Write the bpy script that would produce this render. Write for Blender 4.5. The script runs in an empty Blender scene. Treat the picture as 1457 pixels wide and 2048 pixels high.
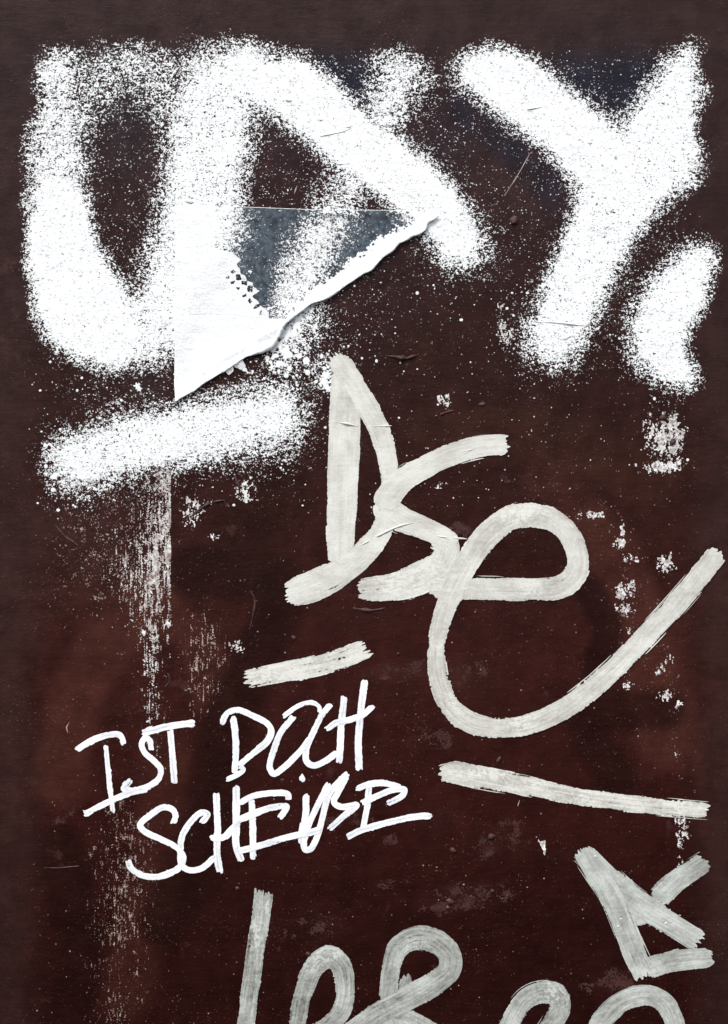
import bpy, bmesh, math, random
import numpy as np
from mathutils import Vector

# ------------------------------------------------------------------ scene, camera, light
scene = bpy.context.scene
col = scene.collection
rng = np.random.default_rng(7)
random.seed(7)
S = 0.0005            # metres per unit of the wall plan (units run right and down the wall)
ZC = 1.45             # height of the middle of the picture above the ground
R = math.radians

cam = bpy.data.cameras.new("camera")
cam_ob = bpy.data.objects.new("camera", cam); col.objects.link(cam_ob)
cam_ob.location = (0, -1.45, ZC); cam_ob.rotation_euler = (R(90), 0, 0)
cam.sensor_width = 36; cam.sensor_fit = 'AUTO'
cam.lens = 36 * 1.45 / (2048 * S)
cam.clip_start = 0.05; cam.clip_end = 200
scene.camera = cam_ob

world = bpy.data.worlds.new("World"); scene.world = world
world.use_nodes = True
nt = world.node_tree
bg = nt.nodes["Background"]
sky = nt.nodes.new("ShaderNodeTexSky"); sky.sky_type = 'NISHITA'; sky.sun_disc = False
SUN_EL, SUN_AZ = R(52), R(-28)      # in front of the wall, a little to the left, high
sky.sun_elevation = SUN_EL
sky.sun_rotation = math.pi + SUN_AZ * -1
sky.dust_density = 2.0
hs = nt.nodes.new("ShaderNodeHueSaturation"); hs.inputs["Saturation"].default_value = .45      # thin high cloud greys the sky
nt.links.new(sky.outputs[0], hs.inputs["Color"]); nt.links.new(hs.outputs[0], bg.inputs[0]); bg.inputs[1].default_value = 0.12
sun = bpy.data.lights.new("sun", 'SUN'); sun.energy = 1.5; sun.angle = R(14); sun.color = (1, .965, .92)
sun_ob = bpy.data.objects.new("sun", sun); col.objects.link(sun_ob)
sd = Vector((math.sin(SUN_AZ) * math.cos(SUN_EL), -math.cos(SUN_AZ) * math.cos(SUN_EL), math.sin(SUN_EL)))
sun_ob.rotation_euler = sd.to_track_quat('Z', 'Y').to_euler()
sun_ob.location = sd * 6
vs = scene.view_settings
scene.display_settings.display_device = 'sRGB'
vs.view_transform = 'Standard'; vs.look = 'None'; vs.gamma = 1; vs.use_curve_mapping = False
vs.exposure = 0.86

# ------------------------------------------------------------------ numpy helpers
def lin(c):
    c = np.asarray(c, float) / 255.0
    return np.where(c <= .04045, c / 12.92, ((c + .055) / 1.055) ** 2.4)

def gnoise(shape, sy, sx, seed):
    """smooth noise of unit deviation, blurred by sy, sx cells"""
    r = np.random.default_rng(seed)
    n0, n1 = shape
    p0, p1 = int(n0 + 4 * sy + 4), int(n1 + 4 * sx + 4)
    w = r.standard_normal((p0, p1))
    f = np.fft.rfft2(w)
    ky = np.fft.fftfreq(p0)[:, None]; kx = np.fft.rfftfreq(p1)[None, :]
    f *= np.exp(-2 * math.pi ** 2 * ((ky * sy) ** 2 + (kx * sx) ** 2))
    w = np.fft.irfft2(f, s=(p0, p1))[:n0, :n1]
    return (w - w.mean()) / (w.std() + 1e-9)

def unif(z):          # normal deviate to 0..1
    return 1 / (1 + np.exp(-1.702 * z))

def sstep(a, b, x):
    t = np.clip((x - a) / (b - a), 0, 1); return t * t * (3 - 2 * t)

def sample(A, gx, gy, x0, y0, st):
    fx = np.clip((gx - x0) / st, 0, A.shape[1] - 1.001); fy = np.clip((gy - y0) / st, 0, A.shape[0] - 1.001)
    i = fx.astype(int); j = fy.astype(int); u = fx - i; v = fy - j
    return (A[j, i] * (1 - u) + A[j, i + 1] * u) * (1 - v) + (A[j + 1, i] * (1 - u) + A[j + 1, i + 1] * u) * v

# the gentle unevenness of the old painted wall (metres towards the viewer)
RX0, RY0, RST = -80, -80, 8
_shape = (290, 205)
RELIEF = 0.00018 * gnoise(_shape, 5, 7, 11) + 0.00008 * gnoise(_shape, 1.5, 2.5, 12)
def relief(px, py):
    return sample(RELIEF, px, py, RX0, RY0, RST)

def world_pts(px, py, h):
    """plan coordinates and height in front of the wall to metres"""
    return np.stack([(px - 728.5) * S, -h, ZC + (1024 - py) * S], -1)

# ------------------------------------------------------------------ objects
def tagp(o, label=None, cat=None, group=None, kind=None):
    for k, v in (("label", label), ("category", cat), ("group", group), ("kind", kind)):
        if v: o[k] = v
    return o

def thing(name, px, py, label, cat, group=None, h=0.0):
    o = bpy.data.objects.new(name, None); col.objects.link(o)
    o.empty_display_size = .02
    o.location = ((px - 728.5) * S, -h, ZC + (1024 - py) * S)
    return tagp(o, label, cat, group)

def origin(parent):
    l = np.zeros(3)
    while parent is not None:
        l += np.array(parent.location); parent = parent.parent
    return l

def tri_mesh(name, V, T, mat, parent=None, attrs=None, smooth=True):
    V = np.asarray(V, np.float32) - origin(parent).astype(np.float32)
    T = np.asarray(T, np.int32)
    # every film faces out of the wall
    a, b, c = V[T[:, 0]], V[T[:, 1]], V[T[:, 2]]
    ny = (b[:, 2] - a[:, 2]) * (c[:, 0] - a[:, 0]) - (b[:, 0] - a[:, 0]) * (c[:, 2] - a[:, 2])
    fl = ny > 0
    T = T.copy(); T[fl] = T[fl][:, ::-1]
    me = bpy.data.meshes.new(name)
    me.vertices.add(len(V)); me.vertices.foreach_set("co", V.ravel())
    me.loops.add(T.size); me.loops.foreach_set("vertex_index", T.ravel())
    me.polygons.add(len(T))
    me.polygons.foreach_set("loop_start", np.arange(0, T.size, 3, dtype=np.int32))
    me.polygons.foreach_set("use_smooth", np.full(len(T), smooth, dtype=bool))
    me.update(calc_edges=True)
    for k, arr in (attrs or {}).items():
        arr = np.asarray(arr, np.float32)
        if arr.ndim == 2:
            at = me.attributes.new(k, 'FLOAT_COLOR', 'POINT')
            at.data.foreach_set("color", np.concatenate([arr, np.ones((len(arr), 1), np.float32)], 1).ravel())
        else:
            at = me.attributes.new(k, 'FLOAT', 'POINT'); at.data.foreach_set("value", arr.ravel())
    me.materials.append(mat)
    o = bpy.data.objects.new(name, me); col.objects.link(o)
    if parent is not None: o.parent = parent
    return o

def march(F, P, A=None, merge=None):
    """cut the sheet P (ny, nx, 3) along F = 0 and keep F > 0; A = dict of (ny, nx) values carried along"""
    ny, nx = F.shape
    F = np.where(np.abs(F) < 1e-6, 1e-6, F)
    ins = F > 0
    cell = ins[:-1, :-1] | ins[1:, :-1] | ins[:-1, 1:] | ins[1:, 1:]
    Hc = ins[:, :-1] != ins[:, 1:]; Vc = ins[:-1, :] != ins[1:, :]
    nid = np.full((ny, nx), -1, np.int64); k = int(ins.sum()); nid[ins] = np.arange(k)
    hid = np.full((ny, nx - 1), -1, np.int64); m = int(Hc.sum()); hid[Hc] = k + np.arange(m); k += m
    vid = np.full((ny - 1, nx), -1, np.int64); m = int(Vc.sum()); vid[Vc] = k + np.arange(m); k += m
    th = (F[:, :-1] / (F[:, :-1] - F[:, 1:] + 1e-12))[Hc]; tv = (F[:-1] / (F[:-1] - F[1:] + 1e-12))[Vc]
    def carry(Q):
        e = (lambda t: t[:, None]) if Q.ndim == 3 else (lambda t: t)
        return np.concatenate([Q[ins], Q[:, :-1][Hc] * (1 - e(th)) + Q[:, 1:][Hc] * e(th),
                               Q[:-1][Vc] * (1 - e(tv)) + Q[1:][Vc] * e(tv)])
    V = carry(P); at = {n: carry(q) for n, q in (A or {}).items()}
    case = (ins[:-1, :-1] * 1 + ins[:-1, 1:] * 2 + ins[1:, 1:] * 4 + ins[1:, :-1] * 8)
    tris = []
    if merge is not None:
        by, bx = (ny - 1) // 4, (nx - 1) // 4
        full = ((case == 15) & merge[:-1, :-1])[:by * 4, :bx * 4].reshape(by, 4, bx, 4).all((1, 3))
        I, J = np.nonzero(full); I = I * 4; J = J * 4
        tris.append(np.stack([nid[I, J], nid[I, J + 4], nid[I + 4, J + 4]], 1)); tris.append(np.stack([nid[I, J], nid[I + 4, J + 4], nid[I + 4, J]], 1))
        case[:by * 4, :bx * 4][np.repeat(np.repeat(full, 4, 0), 4, 1)] = 0
    for c in range(1, 16):
        I, J = np.nonzero(case == c)
        if len(I) == 0: continue
        cor = [nid[I, J], nid[I, J + 1], nid[I + 1, J + 1], nid[I + 1, J]]
        edg = [hid[I, J], vid[I, J + 1], hid[I + 1, J], vid[I, J]]
        poly = []
        for q in range(4):
            a = c >> q & 1; b = c >> ((q + 1) % 4) & 1
            if a: poly.append(cor[q])
            if a != b: poly.append(edg[q])
        for q in range(1, len(poly) - 1):
            tris.append(np.stack([poly[0], poly[q], poly[q + 1]], 1))
    T = np.concatenate(tris) if tris else np.zeros((0, 3), int)
    if merge is not None and len(T):
        used = np.zeros(len(V), bool); used[T.ravel()] = True
        new = np.cumsum(used) - 1; V = V[used]; at = {n: q[used] for n, q in at.items()}; T = new[T]
    return V, T, at

def grid(x0, x1, y0, y1, st):
    return np.meshgrid(np.arange(x0, x1 + st, st), np.arange(y0, y1 + st, st))

def spline(pts, step=1.2):
    """smooth curve through (x, y, width...) points, sampled about every step"""
    p = np.asarray(pts, float)
    if len(p) == 2:
        p = np.stack([p[0], p[0] * .5 + p[1] * .5, p[1]])
    t = np.concatenate([[0], np.cumsum(np.maximum(np.linalg.norm(np.diff(p[:, :2], axis=0), axis=1), 1e-3) ** .5)])
    m = np.zeros_like(p)
    d = np.diff(p, axis=0) / np.diff(t)[:, None]
    m[0] = d[0]; m[-1] = d[-1]
    w0 = np.diff(t)[1:][:, None]; w1 = np.diff(t)[:-1][:, None]
    m[1:-1] = (d[:-1] * w0 + d[1:] * w1) / (w0 + w1)
    out = []
    for i in range(len(p) - 1):
        h = t[i + 1] - t[i]; n = 40
        s = (np.arange(n) / n)[:, None]
        out.append((2*s**3-3*s**2+1)*p[i] + (s**3-2*s**2+s)*h*m[i] + (-2*s**3+3*s**2)*p[i+1] + (s**3-s**2)*h*m[i+1])
    out.append(p[-1:]); c = np.concatenate(out)
    L = np.concatenate([[0], np.cumsum(np.linalg.norm(np.diff(c[:, :2], axis=0), axis=1))])
    n = max(4, int(L[-1] / step)); q = np.linspace(0, L[-1], n)
    return np.stack([np.interp(q, L, c[:, k]) for k in range(c.shape[1])], 1), q

def poly_sdf(poly, X, Y):
    """signed distance to a closed outline, positive inside"""
    p = np.asarray(poly, float); q = np.roll(p, -1, 0)
    D = np.full(X.shape, 1e9); inside = np.zeros(X.shape, bool)
    for (ax, ay), (bx, by) in zip(p, q):
        dx, dy = bx - ax, by - ay
        t = np.clip(((X - ax) * dx + (Y - ay) * dy) / (dx * dx + dy * dy + 1e-9), 0, 1)
        D = np.minimum(D, np.hypot(X - ax - t * dx, Y - ay - t * dy))
        if ay != by:
            inside ^= ((ay > Y) != (by > Y)) & (X < (bx - ax) * (Y - ay) / (by - ay) + ax)
    return np.where(inside, D, -D)

def line_dist(pts, X, Y):
    """distance to an open line, and position along it"""
    p = np.asarray(pts, float); D = np.full(X.shape, 1e9); U = np.zeros(X.shape); L = 0
    for (ax, ay), (bx, by) in zip(p[:-1], p[1:]):
        dx, dy = bx - ax, by - ay; l = math.hypot(dx, dy)
        t = np.clip(((X - ax) * dx + (Y - ay) * dy) / (l * l + 1e-9), 0, 1)
        d = np.hypot(X - ax - t * dx, Y - ay - t * dy); k = d < D
        D = np.where(k, d, D); U = np.where(k, L + t * l, U); L += l
    return D, U

# ------------------------------------------------------------------ materials
K = 1.18      # how bright an albedo of 1 comes out under this light and exposure

def new_mat(name, rough, spec=.25):
    m = bpy.data.materials.new(name); m.use_nodes = True
    n = m.node_tree; b = n.nodes["Principled BSDF"]
    b.inputs["Roughness"].default_value = rough; b.inputs["Specular IOR Level"].default_value = spec
    return m, n, b

def N(n, t, **kw):
    o = n.nodes.new(t)
    for k, v in kw.items(): setattr(o, k, v)
    return o

def mth(n, op, a, b=None, clamp=False):
    o = N(n, "ShaderNodeMath", operation=op, use_clamp=clamp)
    for i, v in enumerate((a, b)):
        if v is None: continue
        if isinstance(v, (int, float)): o.inputs[i].default_value = v
        else: n.links.new(v, o.inputs[i])
    return o.outputs[0]

def noise(n, scale, stretch=(1, 1, 1), detail=3, rough=.55):
    g = N(n, "ShaderNodeNewGeometry"); mp = N(n, "ShaderNodeMapping")
    mp.inputs["Scale"].default_value = stretch
    n.links.new(g.outputs["Position"], mp.inputs[0])
    t = N(n, "ShaderNodeTexNoise"); t.inputs["Scale"].default_value = scale
    t.inputs["Detail"].default_value = detail; t.inputs["Roughness"].default_value = rough
    n.links.new(mp.outputs[0], t.inputs["Vector"])
    return t.outputs["Fac"]

def ramp(n, v, a, b):
    o = N(n, "ShaderNodeMapRange"); o.interpolation_type = 'SMOOTHSTEP'
    o.inputs["From Min"].default_value = a; o.inputs["From Max"].default_value = b
    n.links.new(v, o.inputs["Value"]); return o.outputs[0]

def mixc(n, f, a, b, blend='MIX'):
    o = N(n, "ShaderNodeMix", data_type='RGBA', blend_type=blend)
    for i, v in ((0, f), (6, a), (7, b)):
        if isinstance(v, (int, float)): o.inputs[i].default_value = v
        elif isinstance(v, (tuple, list, np.ndarray)): o.inputs[i].default_value = (*[float(x) for x in v[:3]], 1)
        else: n.links.new(v, o.inputs[i])
    return o.outputs[2]

def bump(n, b, hts, dist=.0006, strength=1.0):
    h = hts[0]
    for x in hts[1:]: h = mth(n, 'ADD', h, x)
    o = N(n, "ShaderNodeBump"); o.inputs["Strength"].default_value = strength; o.inputs["Distance"].default_value = dist
    n.links.new(h, o.inputs["Height"]); n.links.new(o.outputs[0], b.inputs["Normal"])

def wall_bumps(n, k=1.0):
    """roller and brush texture shared by the wall and the paint films lying on it"""
    return [mth(n, 'MULTIPLY', noise(n, 260, (.18, 1, 1), 4), .4 * k),       # long horizontal brush marks
            mth(n, 'MULTIPLY', noise(n, 700, (1, 1, 1), 3), .55 * k),        # pebbly film
            mth(n, 'MULTIPLY', noise(n, 60, (1, 1, 1), 3), 1.6 * k)]

# old brown paint: the tint is laid down per region, grain, wear and painted glints come from noise
M_WALL, n, b = new_mat("brown_wall_paint", .42, .07)
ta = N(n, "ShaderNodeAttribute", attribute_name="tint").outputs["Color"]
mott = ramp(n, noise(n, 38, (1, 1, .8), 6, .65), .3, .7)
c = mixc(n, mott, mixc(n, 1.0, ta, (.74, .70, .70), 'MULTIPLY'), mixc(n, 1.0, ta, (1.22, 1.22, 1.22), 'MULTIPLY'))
str_ = ramp(n, noise(n, 330, (.12, 1, 1), 3), .35, .7)
c = mixc(n, mth(n, 'MULTIPLY', str_, .22), c, mixc(n, 1.0, c, (1.6, 1.55, 1.5), 'MULTIPLY'))
spk = ramp(n, noise(n, 520, (1, 1, 1), 2, .7), .665, .72)
spk = mth(n, 'MULTIPLY', spk, ramp(n, noise(n, 14, (1, 1, 1), 4), .38, .66))
c = mixc(n, mth(n, 'MULTIPLY', spk, .8), c, lin((165, 125, 112)) / K)  # pale overspray specks, with tiny glints put into the same colour
scu = mth(n, 'MULTIPLY', ramp(n, noise(n, 24, (1, 1, 1), 6, .7), .6, .66), ramp(n, noise(n, 9, (1, 1, 1), 2), .5, .6))
c = mixc(n, mth(n, 'MULTIPLY', scu, .3), c, lin((92, 62, 60)) / K)
n.links.new(c, b.inputs["Base Color"])
bump(n, b, wall_bumps(n), .0007)

def film_mat(name, full, thin, rough=.55, spec=.3, bk=.6, dist=.0005):
    m, n, b = new_mat(name, rough, spec)
    co = N(n, "ShaderNodeAttribute", attribute_name="coat").outputs["Fac"]
    fine = noise(n, 900, (1, 1, 1), 3)
    across = noise(n, 240, (.1, 1, 1), 3)
    f = mth(n, 'ADD', co, mth(n, 'ADD', mth(n, 'MULTIPLY', mth(n, 'SUBTRACT', fine, .5), .25), mth(n, 'MULTIPLY', mth(n, 'SUBTRACT', across, .5), .3)), True)
    n.links.new(mixc(n, f, thin, full), b.inputs["Base Color"])
    bump(n, b, wall_bumps(n, bk) + [mth(n, 'MULTIPLY', co, .35)], dist)
    return m
M_SPRAY = film_mat("white_spray_paint", (.85, .87, .87), (.20, .19, .195), .6, .3, .7, .0009)
M_TAG = film_mat("ivory_marker_paint", lin((238, 238, 230)) / K * .98, lin((148, 140, 130)) / K, .5, .3, .8)
M_GREY = film_mat("grey_marker_paint", lin((212, 216, 209)) / K, lin((100, 97, 91)) / K, .5, .3, .8)
M_PEN = film_mat("white_paint_pen", (.93, .94, .95), lin((176, 179, 192)) / K, .45, .35, .3, .0003)
M_CHIP = film_mat("bare_white_undercoat", (.80, .80, .79), lin((150, 130, 120)) / K, .7, .2, .8)
M_WORN = film_mat("rubbed_undercoat", lin((196, 176, 166)) / K, lin((100, 72, 64)) / K, .7, .2, .8)
M_PAPER = film_mat("white_paper", (.86, .88, .885), (.62, .64, .66), .75, .15, .8, .0009)
M_PRINT = film_mat("slate_blue_print", lin((84, 96, 106)) / K, lin((48, 55, 64)) / K, .6, .2, .5)
M_INK = film_mat("dark_ink", lin((52, 54, 66)) / K, lin((30, 30, 38)) / K, .6, .2, .5)
M_LUMP, n, b = new_mat("brown_paint_lump", .42, .35)
n.links.new(mixc(n, ramp(n, noise(n, 500, (1, 1, 1), 3), .35, .65), lin((54, 30, 27)) / K, lin((84, 56, 52)) / K), b.inputs["Base Color"])
bump(n, b, [noise(n, 900)], .0008)

# ------------------------------------------------------------------ the wall
def tint_field(X, Y):
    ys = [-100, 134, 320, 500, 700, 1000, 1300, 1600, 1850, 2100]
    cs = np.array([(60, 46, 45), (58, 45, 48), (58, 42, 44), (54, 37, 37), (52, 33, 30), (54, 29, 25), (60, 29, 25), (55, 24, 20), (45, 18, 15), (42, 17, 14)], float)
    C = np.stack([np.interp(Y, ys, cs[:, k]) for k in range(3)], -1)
    def blob(x, y, rx, ry, rgb, a, rot=0):
        nonlocal C
        ca, sa = math.cos(R(rot)), math.sin(R(rot))
        u = (X - x) * ca + (Y - y) * sa; v = -(X - x) * sa + (Y - y) * ca
        w = (a * np.exp(-((u / rx) ** 2 + (v / ry) ** 2) ** 1.3))[..., None]
        C = C * (1 - w) + np.array(rgb, float) * w
    def band(pts, w, rgb, a):
        nonlocal C
        d, _ = line_dist(spline([(x, y) for x, y in pts], 12)[0], X, Y)
        k = (a * (1 - sstep(w * .55, w * 1.25, d)))[..., None]
        C = C * (1 - k) + np.array(rgb, float) * k
    # dried traces of blue spray under the brown
    for x, y, r, a in ((690, 165, 48, .85), (735, 150, 34, .7), (650, 140, 30, .7), (925, 225, 30, .55), (985, 270, 28, .5), (1030, 312, 34, .6), (1095, 375, 36, .6), (1250, 175, 64, .8), (1160, 150, 50, .75), (1300, 140, 40, .6), (900, 300, 50, .25), (560, 300, 30, .1)):
        blob(x, y, r, r * 1.5, (38, 46, 64), a, -20)
    blob(1000, 380, 130, 60, (66, 50, 48), .5, 35); blob(255, 250, 60, 110, (50, 48, 54), .6)
    blob(300, 770, 60, 40, (58, 50, 52), .6)
    # older, painted over letters that still show through
    light, dark = (84, 51, 43), (31, 13, 10)
    band([(120, 1560), (150, 1400), (215, 1290), (300, 1180)], 62, light, .62)
    band([(300, 1180), (330, 1230), (400, 1290), (430, 1400)], 46, light, .5)
    band([(330, 1520), (330, 1640), (300, 1800), (250, 1990)], 60, light, .42)
    band([(1190, 1060), (1255, 1170), (1290, 1320), (1330, 1480)], 60, light, .62)
    band([(1090, 960), (1180, 1040)], 50, light, .4); band([(1330, 1230), (1368, 1500)], 50, light, .4)
    band([(880, 860), (1100, 880), (1300, 960)], 60, (68, 44, 34), .5)
    band([(380, 1140), (560, 1180), (520, 1300), (440, 1480), (420, 1620), (330, 1850)], 55, dark, .62)
    band([(1180, 1180), (1215, 1260), (1190, 1340)], 32, dark, .6)
    band([(1230, 1560), (1180, 1440), (1330, 1420)], 46, dark, .55)
    band([(860, 1080), (1010, 1120), (1080, 1110)], 42, (46, 22, 16), .6)
    band([(560, 950), (500, 1100), (560, 1160)], 55, (42, 22, 17), .6)
    band([(120, 1700), (160, 1900), (130, 2040)], 55, dark, .5)
    band([(840, 700), (900, 640), (960, 620)], 40, (56, 36, 30), .5)
    blob(215, 860, 90, 34, (58, 40, 30), .6); blob(180, 1060, 130, 90, (66, 46, 46), .6); blob(150, 1180, 90, 60, (66, 42, 38), .5)
    blob(900, 1350, 70, 30, (76, 48, 46), .5, 10); blob(780, 1345, 50, 20, (74, 46, 44), .5); blob(920, 1790, 80, 30, (70, 46, 45), .6, -8)
    blob(880, 1640, 60, 30, (66, 40, 37), .4); blob(1240, 1965, 46, 26, (62, 40, 34), .6); blob(1000, 1690, 60, 40, (62, 32, 28), .6)
    blob(1050, 1850, 120, 100, (40, 14, 11), .6); blob(700, 1780, 200, 60, (46, 18, 14), .5); blob(640, 1850, 60, 40, (58, 34, 31), .4)
    # wall tint blended greyer towards the left, right and top margins
    wob = 30 * np.sin(Y / 81.) + 22 * np.sin(Y / 33. + 1) + 26 * np.sin(X / 57.) + 14 * np.sin(X / 21. + Y / 37.)
    out = np.maximum.reduce([84 - X + wob * .25, X - 1374 + wob * .25, 128 - Y + wob * .25])
    k = .6 * sstep(-30, 70, out)[..., None]
    return C * (1 - k) + np.array((62, 49, 47), float) * k

def build_wall():
    fx = np.arange(-64, 1524, 4.0); fy = np.arange(-64, 2116, 4.0)
    xs = np.concatenate([[-3600, -1800, -700, -250], fx, [1750, 2200, 3300, 5050]])
    ys = np.concatenate([[-3000, -1500, -600, -200], fy, [2400, 2700, 3300, 3920]])
    X, Y = np.meshgrid(xs, ys)
    edge = ((X >= -64) & (X <= 1520) & (Y >= -64) & (Y <= 2112))
    H = np.where(edge, relief(X, Y), 0)
    wall_edge = np.where(X < 343 + 3 * np.sin(Y / 40.), .00022, 0) * sstep(905, 960, Y) * (1 - sstep(1500, 1660, Y)) * edge
    H = H + wall_edge
    # crust left by brush bristles and grit
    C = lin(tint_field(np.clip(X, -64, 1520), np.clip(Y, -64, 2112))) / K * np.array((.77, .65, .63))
    V = world_pts(X, Y, H).reshape(-1, 3); C = C.reshape(-1, 3)
    ny, nx = X.shape; idx = np.arange(ny * nx).reshape(ny, nx)
    a, bq, cq, d = idx[:-1, :-1].ravel(), idx[:-1, 1:].ravel(), idx[1:, 1:].ravel(), idx[1:, :-1].ravel()
    T = np.concatenate([np.stack([a, d, cq], 1), np.stack([a, cq, bq], 1)])
    # back and sides of the wall
    k = len(V)
    x0, x1, z0, z1 = V[:, 0].min(), V[:, 0].max(), V[:, 2].min(), V[:, 2].max()
    B = np.array([(x0, 0, z0), (x1, 0, z0), (x1, 0, z1), (x0, 0, z1), (x0, .2, z0), (x1, .2, z0), (x1, .2, z1), (x0, .2, z1)])
    side = [(0, 4, 5), (0, 5, 1), (1, 5, 6), (1, 6, 2), (2, 6, 7), (2, 7, 3), (3, 7, 4), (3, 4, 0), (4, 7, 6), (4, 6, 5)]
    V = np.concatenate([V, B]); C = np.concatenate([C, np.tile(lin((52, 30, 27)) / K, (8, 1))])
    T = np.concatenate([T, np.array(side) + k])
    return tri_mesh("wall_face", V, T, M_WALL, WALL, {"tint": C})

WALL = thing("painted_wall", 728.5, 3924, "dark brown painted wall, chipped and streaked, carrying all the graffiti", "wall")
build_wall()

# ------------------------------------------------------------------ white spray can lettering
ST = 1.0
GX, GY = grid(14, 1446, 50, 1060, ST)
def puff(pts, peak=.985, tail=.06):
    """coverage laid down by a spray can moved along pts = (x, y, solid radius, outer radius)"""
    p = spline(pts, 14)[0]; q = np.full(GX.shape, 9.0)
    for a, bb in zip(p[:-1], p[1:]):
        m = max(a[3], bb[3]) * 3
        dx, dy = bb[0] - a[0], bb[1] - a[1]
        t = np.clip(((GX - a[0]) * dx + (GY - a[1]) * dy) / (dx * dx + dy * dy + 1e-9), 0, 1)
        d = np.hypot(GX - a[0] - t * dx, GY - a[1] - t * dy)
        rc = a[2] + t * (bb[2] - a[2]); rs = a[3] + t * (bb[3] - a[3])
        q = np.minimum(q, (d - rc) / (rs - rc))
    D = peak * (1 - sstep(-.05, 1.05, q)) + tail * np.exp(-np.maximum(q - .55, 0) ** 2 / .5) * (q > 0) * sstep(0, 1, q)
    return np.clip(D, 0, .995)
LET = []
# rounded letter at the left with two limbs
u = np.maximum.reduce([
    puff([(110, 150, 20, 84), (112, 260, 18, 84), (108, 370, 30, 84)], .78), puff([(150, 235, 0, 70), (195, 160, 0, 84), (255, 118, 0, 92), (315, 160, 0, 84), (350, 240, 0, 60)], .62),
    puff([(106, 420, 56, 88), (122, 520, 66, 96), (168, 620, 72, 110), (222, 670, 50, 90)], .98), puff([(222, 670, 40, 88), (300, 655, 46, 100)], .87),
    puff([(330, 620, 30, 90), (360, 540, 34, 96), (398, 460, 52, 112), (412, 330, 50, 108), (424, 230, 46, 122), (440, 176, 40, 122)], .92),
    puff([(344, 500, 0, 46), (306, 590, 0, 56)], .8)])
LET.append(u)
# long diagonal bar with a soft twin stroke
LET.append(np.maximum.reduce([
    puff([(536, 140, 50, 92), (604, 192, 46, 84), (700, 276, 44, 80), (800, 352, 42, 77), (880, 424, 34, 72), (922, 488, 18, 74)], .974, .08),
    puff([(800, 148, 6, 78), (772, 220, 8, 70), (748, 285, 6, 62)], .82),
    puff([(716, 350, 8, 62), (680, 405, 0, 70), (648, 460, 0, 74)], .66), puff([(640, 470, 0, 70), (608, 540, 18, 72), (585, 610, 14, 60)], .8)]))
# forked letter
LET.append(np.maximum.reduce([
    puff([(985, 130, 52, 92), (1060, 196, 47, 84), (1150, 270, 47, 84), (1230, 345, 58, 98)], .972, .08),
    puff([(1398, 140, 40, 90), (1345, 225, 46, 92), (1310, 300, 60, 104), (1250, 370, 66, 104), (1204, 460, 48, 82), (1160, 560, 42, 80), (1124, 640, 34, 82), (1108, 672, 20, 86)], .95, .08),
    puff([(1370, 250, 30, 80), (1340, 320, 40, 90)], .93)]))
# cut off stroke at the right
LET.append(puff([(1400, 555, 40, 84), (1362, 620, 58, 104), (1344, 680, 56, 106), (1372, 712, 44, 86)], .965, .1))
# short bar under the torn paper
LET.append(puff([(156, 926, 26, 84), (255, 892, 30, 80), (400, 862, 34, 84), (540, 838, 24, 98)], .92, .10))
# spatter below the torn edge
LET.append(np.maximum(puff([(612, 650, 4, 52), (570, 706, 0, 46)], .62), puff([(652, 745, 0, 46), (655, 765, 0, 30)], .5)))
LETD = np.stack(LET)
cap = gnoise(GX.shape, 30, 30, 20) * 7
LETD = LETD * (sstep(24, 80, GX + 2 * cap) * (1 - sstep(1376, 1436, GX + 2 * cap)) * sstep(58, 128, GY + 2 * cap))
D = 1 - np.prod(1 - LETD, 0)
wide = 0.5 * gnoise(GX.shape, 22, 30, 21) + gnoise(GX.shape, 5, 7, 22)
dust = .04 * (1 - sstep(480, 760, GY)) + .006 * sstep(480, 760, GY)
dust += .05 * np.exp(-((GX - 640) / 110) ** 2 - ((GY - 690) / 80) ** 2) + .06 * np.exp(-((GX - 240) / 120) ** 2 - ((GY - 790) / 60) ** 2)
dust += .07 * np.exp(-((GX - 300) / 46) ** 2 - ((GY - 1000) / 60) ** 2) + .03 * np.exp(-((GX - 180) / 120) ** 2 - ((GY - 1030) / 60) ** 2)
fade = sstep(30, 110, GX) * (1 - sstep(1350, 1420, GX)) * sstep(75, 150, GY) * (1 - sstep(1000, 1056, GY))
D = np.clip(1 - (1 - D) * (1 - dust * fade), 0, .992)
Dm = np.clip(D + .06 * wide * D * (1 - D) * 4, 0, .992)
nf = gnoise(GX.shape, .55, .6, 23) * .86 + gnoise(GX.shape, 1.3, 1.5, 24) * .5 + .22 * gnoise(GX.shape, .6, 4, 25)
U = unif(nf / math.sqrt(.86 ** 2 + .25 + .05))
FS = (Dm - U) + .07 * sstep(.02, .2, Dm) * (1 - .75 * sstep(.75, .94, Dm))
FS *= 2.0
# single droplets
def drops(F, count, weight, rlo, rhi, seed):
    r = np.random.default_rng(seed); w = weight.ravel() / weight.sum()
    ids = r.choice(F.size, count, p=w)
    for k in ids:
        j, i = divmod(int(k), F.shape[1]); rad = rlo * (rhi / rlo) ** (r.random() ** 2.2) / ST
        q = int(rad) + 2; a, c, e, f = max(j - q, 0), min(j + q + 1, F.shape[0]), max(i - q, 0), min(i + q + 1, F.shape[1])
        jj, ii = np.mgrid[a:c, e:f]
        st = rad - np.hypot((jj - j - r.random() + .5) * (.8 + .5 * r.random()), ii - i - r.random() + .5)
        F[a:c, e:f] = np.maximum(F[a:c, e:f], st * .8)
halo = Dm * np.clip(1 - Dm, 0, 1) ** 2 * fade
drops(FS, 11000, halo + .002 * fade, .5, 1.5, 31)
drops(FS, 300, (halo + .001 * fade) * (GY > 560), 1.3, 3.8, 32)
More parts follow.
